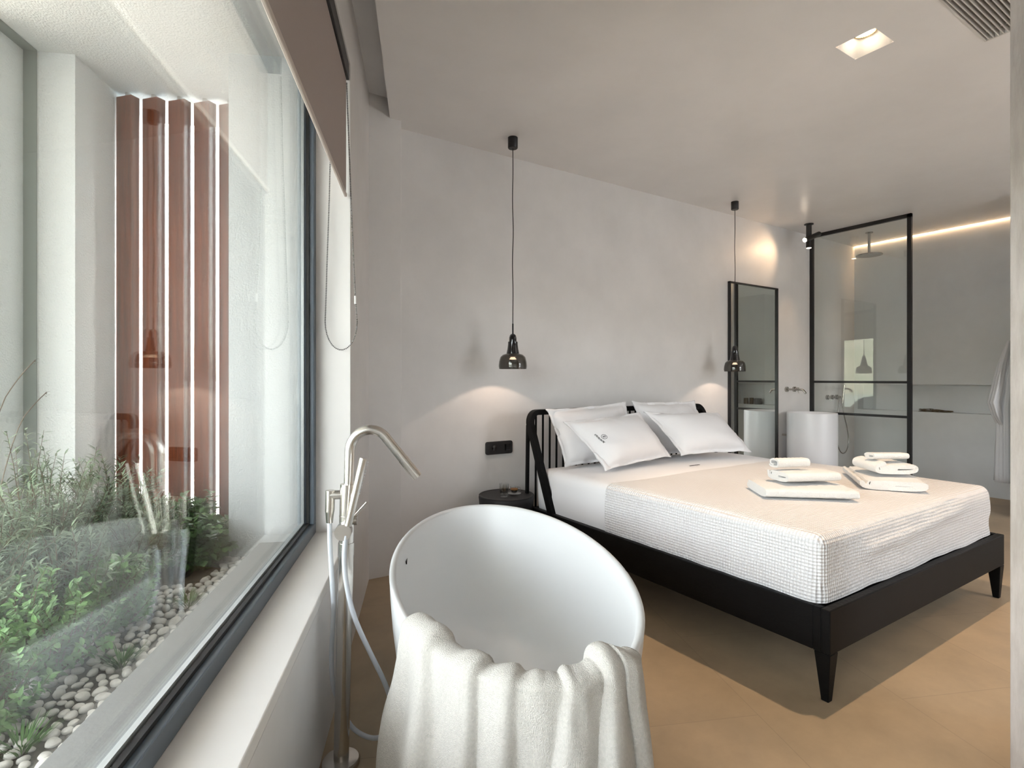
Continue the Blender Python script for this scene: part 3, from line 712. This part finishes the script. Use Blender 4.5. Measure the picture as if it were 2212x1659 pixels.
# towels folded on the bed
ZB = MT+.018
def folded(name, c, ax, L, Wd, H, z, label, group, turns=1.35, seed=0, th=.02):
    """towel folded over on itself: flat spiral cross-section, open ends"""
    ax = Vector((*ax, 0)).normalized(); ay = Vector((-ax.y, ax.x, 0)); cen = Vector((*c, z)); m = MB()
    N = 600; mid = []
    for i in range(N+1):
        t = i/N; an = -PI*.5+2*PI*turns*(1-t)+seed*.0; k = turns*(1-t)
        A = Wd/2-th/2-(turns-k)*0-th*(turns-k)*1.0; B = max(.0035, H/2-th/2-th*(turns-k)*.98)
        p = 3.6; cc_, s_ = math.cos(an), math.sin(an)
        mid.append((math.copysign(abs(cc_)**(2/p*1.0), cc_)*A, math.copysign(abs(s_)**(2/3.0), s_)*B))
    # resample evenly so the sheet keeps its thickness
    d_ = [0]
    for (x0, y0), (x1, y1) in zip(mid, mid[1:]): d_.append(d_[-1]+math.hypot(x1-x0, y1-y0))
    pts = []; j = 0; M_ = N; N = 120
    for i in range(N+1):
        q = d_[-1]*i/N
        while j < M_-1 and d_[j+1] < q: j += 1
        f = (q-d_[j])/max(1e-9, d_[j+1]-d_[j]); pts.append((mid[j][0]*(1-f)+mid[j+1][0]*f, mid[j][1]*(1-f)+mid[j+1][1]*f))
    o1, o2 = [], []
    for i, (x, y) in enumerate(pts):
        x1, y1 = pts[max(0, i-1)]; x2, y2 = pts[min(N, i+1)]; l = math.hypot(x2-x1, y2-y1) or 1; nx, ny = -(y2-y1)/l, (x2-x1)/l
        hh = th*.47*(.35 if i in (0, N) else 1); o1.append((x+nx*hh, y+ny*hh)); o2.append((x-nx*hh, y-ny*hh))
    ring = o1+o2[::-1]; zlo = min(p[1] for p in ring); R = []; K = 26
    for k in range(K+1):
        t = k/K; x = (t-.5)*L; e = abs(2*t-1)**20; R.append([])
        for py, pz in ring:
            g = nz(x*14+seed, py*14, pz*9+seed)
            lift = .006*nz(x*5+seed*3, py*5)*(pz-zlo)/H+.0016*math.sin(x*260)*(1 if pz > 0 else .3)
            R[-1].append(cen+ax*(x*(1+.015*nz(py*30, pz*50, seed)))+ay*(py*(1-.02*e)+.003*g)+Vector((0, 0, (pz-zlo)*(1-.02*e)+max(0, lift)+.001)))
    m.rings(R, False, False); n = len(ring); h = n//2
    for base_ in (0, K*n):
        k0 = len(m.v)-(K+1)*n+base_
        for i in range(h-1): m.f.append((k0+i, k0+i+1, k0+n-2-i, k0+n-1-i)); m.m.append(0)
    o = m.build(name, M['terry'], angle=50, origin=cen); tag(o, label, 'towel', group); return o
def rolled(name, c, ax, L, Rr, z, label, group, flat=.8, turns=2.6):
    """towel rolled up: spiral cross-section"""
    ax = Vector((*ax, 0)).normalized(); ay = Vector((-ax.y, ax.x, 0)); cen = Vector((*c, z)); m = MB(); pts = []
    N = 96
    for i in range(N+1):
        t = i/N; a = 2*PI*turns*t - PI*.7; rr = Rr*(.16+.84*t**.8)*.93; pts.append((rr*math.cos(a), rr*math.sin(a)*flat))
    th = Rr*.34
    outl = []
    for i, (x, y) in enumerate(pts):
        x2, y2 = pts[min(i+1, N)]; x1, y1 = pts[max(0, i-1)]; tx, ty = x2-x1, y2-y1; l = math.hypot(tx, ty) or 1
        outl.append((x, y, -ty/l, tx/l))
    ring = [(x-nx*th*.42, y-ny*th*.42) for x, y, nx, ny in outl]+[(x+nx*th*.42, y+ny*th*.42) for x, y, nx, ny in reversed(outl)]
    zlo = min(p[1] for p in ring)
    R = []
    for k in range(9):
        t = k/8; x = (t-.5)*L
        R.append([cen+ax*(x+.004*nz(py*40, pz*40, 3))+ay*py+Vector((0, 0, pz-zlo+.0015*nz(x*20, py*20, 1))) for py, pz in ring])
    m.rings(R, False, False)
    n = len(ring); h = n//2
    for base_, rev in ((0, False), (8*n, True)):
        k0 = len(m.v)-9*n+base_
        for i in range(h-1):
            q = (k0+i, k0+i+1, k0+n-2-i, k0+n-1-i); m.f.append(q); m.m.append(0)
    o = m.build(name, M['terry'], angle=50, origin=cen); tag(o, label, 'towel', group); return o
GL, GR = 'towels stacked on the left of the bed', 'towels stacked on the right of the bed'
folded('bath_towel', (2.765, 1.555), (.76, -.65), .43, .35, .072, ZB, 'thick white bath towel folded flat at the bottom of the left stack', GL, 1.2, 1, .026)
folded('hand_towel', (2.83, 1.57), (.90, -.43), .29, .20, .074, ZB+.062, 'white hand towel folded over, middle of the left stack', GL, 1.3, 4, .022)
folded('face_cloth', (2.80, 1.63), (.93, -.37), .19, .085, .056, ZB+.126, 'small white rolled face cloth on top of the left stack', GL, 1.2, 2, .011)
folded('bath_towel', (3.47, 1.47), (.82, .57), .52, .33, .080, ZB, 'thick white bath towel folded flat at the bottom of the right stack', GR, 1.3, 7, .026)
folded('hand_towel', (3.46, 1.455), (.62, .78), .24, .25, .080, ZB+.070, 'white hand towel rolled into an oval, middle of the right stack', GR, 1.45, 3, .022)
folded('face_cloth', (3.44, 1.44), (.86, -.51), .20, .10, .042, ZB+.142, 'small white face cloth folded on top of the right stack', GR, 1.1, 9, .012)

# ================================================================== NIGHT TABLE, GLASS, CUP, SOCKET
nt_ = thing('night_table', (1.965, 3.125, 0), 'round charcoal night table between bed and wall', 'night table')
MB().lathe((1.965, 3.125, 0), [(.150, 0), (.155, .004), (.187, .40), (.189, .418), (.186, .426)], 64, True, False).build('drum_base', M['table'], nt_)
MB().lathe((1.965, 3.125, .424), [(.186, .0), (.188, .006), (.184, .0095), (.172, .0085), (.169, .006)], 64, True, True).build('tray_top', M['table'], nt_)
ZT = .4305
g0 = Vector((1.915, 3.075, ZT))
wg = thing('water_glass', g0, 'clear ribbed tumbler of water on the night table', 'glass')
gm = MB(); prof = [(.0, .001), (.024, .001), (.026, .004), (.0275, .02), (.030, .05), (.034, .088), (.0325, .088), (.0285, .05), (.0255, .022), (.0, .016)]
n = 40; R = []
for r_, z_ in prof: R.append([g0+Vector((math.cos(2*PI*i/n), math.sin(2*PI*i/n), 0))*max(.0005, r_)*(1+(.02 if z_ < .055 and r_ > .026 else 0)*math.cos(10*2*PI*i/n))+Vector((0, 0, z_)) for i in range(n)])
gm.rings(R, True, True); gm.build('tumbler', M['cup'], wg)
MB().lathe(g0, [(.0005, .017), (.0252, .023), (.0280, .052), (.0300, .066), (.0005, .066)], 32, True, True).build('water', M['water'], wg)
c0 = Vector((2.015, 3.105, ZT))
sa = MB().lathe(c0, [(.0005, .001), (.020, .001), (.046, .007), (.047, .009), (.022, .004), (.0005, .0035)], 48, True, True).build('saucer', M['cup'], origin=c0)
tag(sa, 'clear glass saucer under the espresso cup', 'saucer')
cc = thing('espresso_cup', c0+Vector((0, 0, .004)), 'small glass cup of espresso on a glass saucer', 'cup')
MB().lathe(c0+Vector((0, 0, .004)), [(.0005, .001), (.012, .001), (.019, .008), (.0265, .026), (.028, .050), (.0268, .050), (.0252, .026), (.018, .010), (.0005, .005)], 40, True, True).build('glass_bowl', M['cup'], cc)
MB().lathe(c0+Vector((0, 0, .004)), [(.0005, .0055), (.0175, .0105), (.0245, .024), (.0248, .027), (.0005, .027)], 32, True, True).build('coffee', M['coffee'], cc)
MB().lathe(c0+Vector((0, 0, .004)), [(.0248, .0271), (.0256, .035), (.0005, .035)], 32, False, True).build('crema', M['crema'], cc)
hd = [c0+Vector((.026, -.010, .046)), c0+Vector((.040, -.015, .046)), c0+Vector((.040, -.015, .024)), c0+Vector((.026, -.009, .020))]
MB().tube(hd, .0028, n=8, smooth=2).build('handle', M['cup'], cc)
so = thing('wall_socket', (2.035, BY, .722), 'black double wall socket plate above the night table', 'socket')
m = MB(); w_, h_, r_ = .112, .046, .016
pts = []
for cx, cz, a0_ in ((w_-r_, h_-r_, 0), (-w_+r_, h_-r_, 90), (-w_+r_, -h_+r_, 180), (w_-r_, -h_+r_, 270)):
    for i in range(7): a = math.radians(a0_+15*i); pts.append((cx+r_*math.cos(a), cz+r_*math.sin(a)))
m.rings([[Vector((2.035+x*k, BY-y, .722+z*k)) for x, z in pts] for y, k in ((0, 1), (.010, 1), (.014, .97))], False, True)
m.build('cover_plate', M['table'], so, angle=30)
MB().cyl((1.99, BY-.0145, .722), (1.99, BY-.0155, .722), .020, n=28).build('socket_insert', M['blackgloss'], so)
m = MB()
for dx in (-.0095, .0095): m.cyl((1.99+dx, BY-.0155, .722), (1.99+dx, BY-.0162, .722), .0028, n=10)
m.build('pin_hole', M['gasket'], so)
MB().box(2.075, 2.125, BY-.0158, BY-.014, .698, .746).build('rocker', M['blackgloss'], so, bevel=.002)

# ================================================================== PENDANT LAMPS
def pendant(P0):
    pd = thing('pendant_lamp', P0, 'smoked glass pendant lamp over the night table, in front of plain wall', 'lamp', 'smoked glass pendants beside the bed')
    c = Vector(P0)
    MB().lathe(c, [(.0005, 0), (.033, 0), (.033, -.068), (.030, -.072), (.0005, -.072)], 36, True, True).build('canopy', M['black'], pd)
    pts = [c+Vector((.0035*math.sin(i*.7)*math.sin(PI*i/24), 0, -.07-1.19*i/24)) for i in range(25)]
    MB().tube(pts, .0030, n=8).build('cord', M['black'], pd)
    MB().cyl(c+Vector((0, 0, -1.245)), c+Vector((0, 0, -1.318)), .0055, n=14).build('stem', M['black'], pd)
    MB().lathe(c, [(.0005, -1.312), (.010, -1.313), (.020, -1.322), (.0245, -1.338), (.0255, -1.364), (.0325, -1.366), (.033, -1.385), (.037, -1.415), (.043, -1.442), (.043, -1.447), (.030, -1.447), (.0005, -1.440)], 36, True, True).build('socket_cup', M['blackgloss'], pd)
    MB().lathe(c, [(.038, -1.443), (.046, -1.446), (.070, -1.454), (.085, -1.470), (.0925, -1.500), (.0955, -1.530), (.092, -1.548), (.0895, -1.548), (.0930, -1.530), (.0900, -1.500), (.083, -1.472), (.069, -1.457), (.046, -1.449)], 56).build('glass_shade', M['smoke'], pd, angle=60)
    MB().lathe(c, [(.024, -1.444), (.0245, -1.4530), (.0225, -1.455), (.0245, -1.457), (.0245, -1.466), (.020, -1.469), (.0005, -1.469)], 28, False, True).build('bulb_socket', M['blindbar'], pd)
    MB().lathe(c, [(.014, -1.469), (.016, -1.474), (.0225, -1.480), (.024, -1.484), (.0005, -1.486)], 24, False, True).build('bulb', M['bulb'], pd)
    return pd
P1 = Vector((1.975, 3.06, CH)); P2 = Vector((4.398, 3.076, CH))
p_ = pendant(P1); dup(p_, P2-P1, 'smoked glass pendant lamp hanging in front of the tall mirror')
for P in (P1, P2):
    l = add_light('SPOT', 'pendant_light', P+Vector((0, 0, -1.495)), 3.6, (1, .74, .56), (0, 0, -1), spot_size=math.radians(122), spot_blend=.12, shadow_soft_size=.010)

# ================================================================== TALL MIRROR
mr = thing('wall_mirror', (5.07, BY, .3), 'tall black framed mirror leaning flat on the wall beside the washbasin', 'mirror')
X0, X1, Z0, Z1, Yf = 4.662, 5.475, .22, 2.168, 3.310
m = MB(); m.box(X0, X0+.012, Yf, BY, Z0, Z1); m.box(X1-.012, X1, Yf, BY, Z0, Z1); m.box(X0, X1, Yf, BY, Z1-.012, Z1); m.box(X0, X1, Yf, BY, Z0, Z0+.012)
m.build('mirror_frame', M['black'], mr, smooth=False)
MB().box(X0+.010, X1-.010, BY-.014, BY-.008, Z0+.01, Z1-.01).build('mirror_glass', M['mirror'], mr, smooth=False)

# ================================================================== SHOWER SCREEN
GX = 6.15; Y0, Y1 = 2.352, BY
sg = thing('shower_screen', (GX, 2.85, 0), 'clear glass shower screen in a black steel frame', 'shower screen')
m = MB(); t = .016
for y in (Y0, Y1-.036): m.box(GX-t, GX+t, y, y+.036, 0, CH)
m.box(GX-t, GX+t, Y0, Y1, CH-.036, CH); m.box(GX-t, GX+t, Y0, Y1, 0, .03)
m.build('steel_frame', M['black'], sg, smooth=False)
for z in (1.18, .838): MB().box(GX-t*.9, GX+t*.9, Y0+.03, Y1-.03, z-.012, z+.012).build('crossbar', M['black'], sg, smooth=False)
for za, zb in ((.03, .826), (.85, 1.168), (1.192, CH-.036)): MB().box(GX-.003, GX+.003, Y0+.03, Y1-.03, za, zb).build('glass_pane', M['panelglass'], sg, smooth=False)

# ================================================================== BASIN AND ITS TAP
bs = thing('washbasin', (5.69, 3.075, 0), 'white cylindrical freestanding washbasin against the wall', 'washbasin')
MB().lathe((5.69, 3.075, 0), [(.232, 0), (.235, .01), (.236, .85), (.233, .862), (.222, .862), (.219, .855), (.214, .80), (.17, .745), (.05, .735), (.0005, .735)], 72, True, True).build('basin_body', M['basin'], bs)
MB().lathe((5.69, 3.075, .736), [(.03, 0), (.03, .004), (.0005, .005)], 24).build('drain', M['chrome'], bs)
bt = thing('basin_tap', (5.76, BY, 1.10), 'wall mounted brushed steel tap above the washbasin', 'tap')
MB().cyl((5.667, BY, 1.10), (5.667, BY-.018, 1.10), .028, n=28).build('rosette', M['chrome'], bt)
MB().cyl((5.812, BY, 1.10), (5.812, BY-.018, 1.10), .028, n=28).build('rosette', M['chrome'], bt)
MB().tube([(5.667, BY, 1.10), (5.667, BY-.16, 1.10), (5.667, BY-.19, 1.095), (5.667, BY-.215, 1.06)], .0105, n=16, smooth=2).build('spout', M['chrome'], bt)
m = MB(); m.cyl((5.812, BY-.015, 1.10), (5.812, BY-.055, 1.10), .019, n=24); m.cyl((5.812, BY-.045, 1.10), (5.812, BY-.055, 1.055), .0045, n=10); m.build('lever', M['chrome'], bt)
tv = MB(); tv.cyl((5.60, BY, .615), (5.60, BY-.05, .615), .012, n=16); tv.cyl((5.60, BY-.05, .615), (5.60, BY-.075, .615), .018, n=16)
tvo = tv.build('stop_valve', M['nickel'], origin=(5.60, BY, .615)); tag(tvo, 'small chrome stop valve low on the wall left of the washbasin', 'valve')

# ================================================================== SHOWER FITTINGS
rh = thing('rain_shower', (6.563, 2.916, CH), 'round ceiling mounted rain shower head inside the shower', 'shower head')
c = Vector((6.563, 2.916, CH))
MB().lathe(c, [(.0005, 0), (.036, 0), (.036, -.008), (.0005, -.010)], 28, True, True).build('flange', M['chrome'], rh)
MB().cyl(c, c+Vector((0, 0, -.235)), .014, n=18).build('arm', M['chrome'], rh)
MB().lathe(c, [(.0005, -.226), (.02, -.228), (.024, -.242), (.126, -.247), (.128, -.251), (.126, -.256), (.0005, -.257)], 48, True, True).build('shower_plate', M['chrome'], rh)
sm = thing('shower_mixer', (6.6, BY, 1.0), 'wall mounted shower mixer with hand shower behind the glass', 'shower mixer')
m = MB()
for x in (6.50, 6.60, 6.70): m.cyl((x, BY, .998), (x, BY-.02, .998), .027, n=24); m.cyl((x, BY-.02, .998), (x, BY-.055, .998), .018, n=20)
m.cyl((6.50, BY-.045, .998), (6.50, BY-.05, .955), .004, n=8)
m.build('valve_body', M['chrome'], sm)
MB().cyl((6.735, BY-.06, .93), (6.745, BY-.075, 1.14), .0105, n=16).build('handshower', M['nickel'], sm)
MB().tube([(6.735, BY-.06, .93), (6.74, BY-.07, .80), (6.80, BY-.09, .60), (6.80, BY-.10, .42), (6.70, BY-.09, .32), (6.61, BY-.07, .40), (6.60, BY-.05, .60), (6.66, BY-.045, .85), (6.70, BY-.05, .98)], .0065, n=10, smooth=3).build('shower_hose', M['chrome'], sm)

# ceiling spot with two tubes
sp_ = thing('twin_spotlight', (5.68, 3.10, CH), 'black ceiling spotlight with one tube down and one turned sideways', 'spotlight')
c = Vector((5.68, 3.10, CH))
MB().lathe(c, [(.0005, 0), (.045, 0), (.045, -.008), (.03, -.012), (.0005, -.013)], 28, True, True).build('flange', M['black'], sp_)
MB().cyl(c, c+Vector((0, 0, -.25)), .0265, n=24).build('spot_tube', M['black'], sp_)
MB().cyl(c+Vector((0, 0, -.250)), c+Vector((0, 0, -.2515)), .022, n=20).build('lamp_face', M['lamp'], sp_)
ta = Vector((5.80, 3.06, 2.735)); tb = Vector((5.575, 3.085, 2.645)); dv = (tb-ta).normalized()
MB().cyl(ta, tb, .026, n=24).build('spot_tube', M['black'], sp_)
MB().cyl(tb, tb+dv*.0015, .021, n=20).build('lamp_face', M['lamp'], sp_)
add_light('SPOT', 'spot_beam', tb+dv*.01, 11, WARM, Vector((-.72, .40, -.30)), spot_size=math.radians(105), spot_blend=1, shadow_soft_size=.02)
add_light('SPOT', 'spot_down', c+Vector((0, 0, -.262)), 12, WARM, (0, 0, -1), spot_size=math.radians(60), spot_blend=.7, shadow_soft_size=.02)

# LED slot along the shower wall
lo = MB().box(RX-.013, RX-.001, 1.63, BY-.002, 2.846, 2.852).build('led_strip', M['led'], smooth=False, origin=(RX-.015, 2.5, 2.85)); tag(lo, 'warm glowing light strip between ceiling and shower wall', 'light strip')
add_light('AREA', 'led_wash', (RX-.007, 2.48, 2.842), 2.6, WARM, (0, 0, -1), shape='RECTANGLE', size=.010, size_y=1.7)

# square recessed downlight
dl = thing('recessed_downlight', (2.85, 1.287, CH), 'square plaster recessed downlight glowing in the ceiling', 'downlight')
m = MB(); xa, xb, ya, yb = 2.755, 2.945, 1.20, 1.374; cx, cy = 2.85, 1.287
def sq(hx, z, n=32, round_=0):
    out = []
    for i in range(n):
        a = 2*PI*(i+.5)/n; c_, s_ = math.cos(a), math.sin(a); k = 1/max(abs(c_), abs(s_))
        out.append(Vector((cx+(c_*k*(1-round_)+c_*round_)*hx, cy+(s_*k*(1-round_)+s_*round_)*hx*.917, z)))
    return out
m.rings([sq(.095, CH), sq(.093, CH+.002), sq(.066, CH+.05, round_=.6), sq(.052, CH+.07, round_=1)], False, False)
m.build('plaster_housing', M['white'], dl, angle=60)
m = MB(); m.lathe((cx, cy, CH+.066), [(.054, .004), (.054, -.004), (.047, -.004), (.047, .004)], 40)
for i in range(30): a = 2*PI*i/30; m.cyl((cx+.0505*math.cos(a), cy+.048*math.sin(a), CH+.060), (cx+.0505*math.cos(a), cy+.048*math.sin(a), CH+.066), .0025, n=6)
m.build('reflector_ring', M['brass'], dl)
MB().lathe((cx, cy, CH+.0705), [(.05, 0), (.05, .002), (.0005, .002)], 32, True).build('lamp_face', M['lamp'], dl)
add_light('SPOT', 'downlight_beam', (cx, cy, CH+.045), 180, (1, .72, .47), (0, 0, -1), spot_size=math.radians(68), spot_blend=.5, shadow_soft_size=.022)
add_light('SPOT', 'downlight_beam', (4.6, -.7, CH-.02), 70, (1, .66, .38), (0, 0, -1), spot_size=math.radians(95), spot_blend=.5, shadow_soft_size=.03)

# air grille
ag = thing('air_vent', (2.7, .88, CH), 'rectangular slatted ceiling air vent at the top right corner', 'air vent')
MB().box(2.10, 3.306, .80, .962, CH+.035, CH+.10).build('duct', M['dark'], ag, smooth=False)
m = MB(); m.box(2.098, 3.308, .956, .964, CH-.003, CH+.035); m.box(2.098, 3.308, .798, .806, CH-.003, CH+.035); m.box(3.302, 3.309, .80, .962, CH-.003, CH+.035); m.box(2.097, 2.104, .80, .962, CH-.003, CH+.035)
m.build('vent_frame', M['grille'], ag, smooth=False)
for k in range(8):
    y = .822+.0178*k; m = MB(); m.box(2.10, 3.303, y-.0022, y+.0022, CH-.002, CH+.022); m.build('slat', M['grille'], ag, smooth=False)
for x in (3.25, 2.85, 2.45): MB().box(x-.002, x+.002, .802, .96, CH+.012, CH+.020).build('cross_brace', M['grille'], ag, smooth=False)

# ================================================================== NICHE OBJECTS
for k, (y, r, h, mm, lb, nm, ct) in enumerate([(1.80, .032, .085, 'candle', 'bronze candle jar in the wall niche, seen in the mirror', 'candle_jar', 'candle'),
        (1.99, .052, .085, 'jar', 'wide grey ceramic jar in the wall niche, seen in the mirror', 'ceramic_jar', 'jar'), (1.89, .028, .09, 'candle', 'narrow bronze candle jar between two jars in the niche', 'candle_jar', 'candle')]):
    o = MB().lathe((RX+.06, y, .845), [(r*.9, 0), (r, .004), (r, h), (r*.92, h), (r*.9, h-.01), (.0005, h-.01)], 28, True, True).build(nm, M[mm], origin=(RX+.06, y, .845)); tag(o, lb, ct)
tg = MB(); rnd = random.Random(3)
for k in range(16):
    y = 2.36+.03*rnd.random(); p = [Vector((RX+.03+.02*rnd.random(), y, .852+.012*rnd.random()))]
    for q in range(5): p.append(p[-1]+Vector((rnd.uniform(-.006, .006), .052+.012*rnd.random(), rnd.uniform(-.006, .007))))
    p = [Vector((a.x, a.y, max(.848, a.z))) for a in p]
    tg.tube(p, .0022, n=5)
    if k % 2: leaf(tg, p[3], Vector((.3, 1, rnd.uniform(0, .5))), Vector((0, 0, 1)), .05, .010)
tag(tg.build('dried_branch', M['stem'], origin=(RX+.04, 2.5, .847)), 'bundle of dark dried twigs lying on the niche ledge', 'twigs')

# ================================================================== BATHROBE
rb = thing('bathrobe', (6.50, 1.70, 1.62), 'pale grey bathrobe hanging by the right edge of the shower wall', 'bathrobe')
def loft(levels, n=60, seed=0, folds=7, amp=.012):
    m = MB(); R = []
    for z, cx_, cy_, rx, ry in levels:
        ring = []
        for i in range(n):
            a = 2*PI*i/n; k = 1+amp/max(.02, rx)*(math.sin(folds*a+seed+z*1.5)+.6*math.sin(2.3*folds*a+seed*2+z*3))*smooth(1.6, 1.2, z)
            ring.append(Vector((cx_+rx*k*math.cos(a), cy_+ry*k*math.sin(a), z)))
        R.append(ring)
    m.rings(R); return m
def lerp_levels(lv, k=6):
    out = []
    for a, b in zip(lv, lv[1:]):
        for i in range(k): t = i/k; out.append(tuple(x*(1-t)+y*t for x, y in zip(a, b)))
    return out+[lv[-1]]
loft(lerp_levels([(1.60, 6.55, 1.66, .03, .02), (1.50, 6.55, 1.68, .09, .04), (1.25, 6.55, 1.70, .15, .06), (.95, 6.55, 1.73, .16, .075), (.60, 6.55, 1.74, .14, .08), (.27, 6.55, 1.745, .14, .085)]), seed=2).build('robe_body', M['robe'], rb, angle=180)
loft(lerp_levels([(1.56, 6.48, 1.71, .03, .02), (1.35, 6.44, 1.745, .06, .035), (1.10, 6.41, 1.775, .085, .045), (1.00, 6.40, 1.79, .10, .045), (.88, 6.43, 1.775, .085, .04), (.72, 6.50, 1.745, .03, .03)]), seed=5, folds=4, amp=.008).build('sleeve', M['robe'], rb, angle=180)
hk = MB(); hk.tube([(6.55, 1.62, 1.60), (6.55, 1.66, 1.60), (6.55, 1.672, 1.622)], .006, n=10); hk.cyl((6.55, 1.62, 1.60), (6.55, 1.626, 1.60), .02, n=20)
tag(hk.build('wall_hook', M['chrome'], origin=(6.55, 1.62, 1.6)), 'steel wall hook holding the bathrobe', 'hook')

for o in bpy.data.objects:
    if '_o' in o: del o['_o']
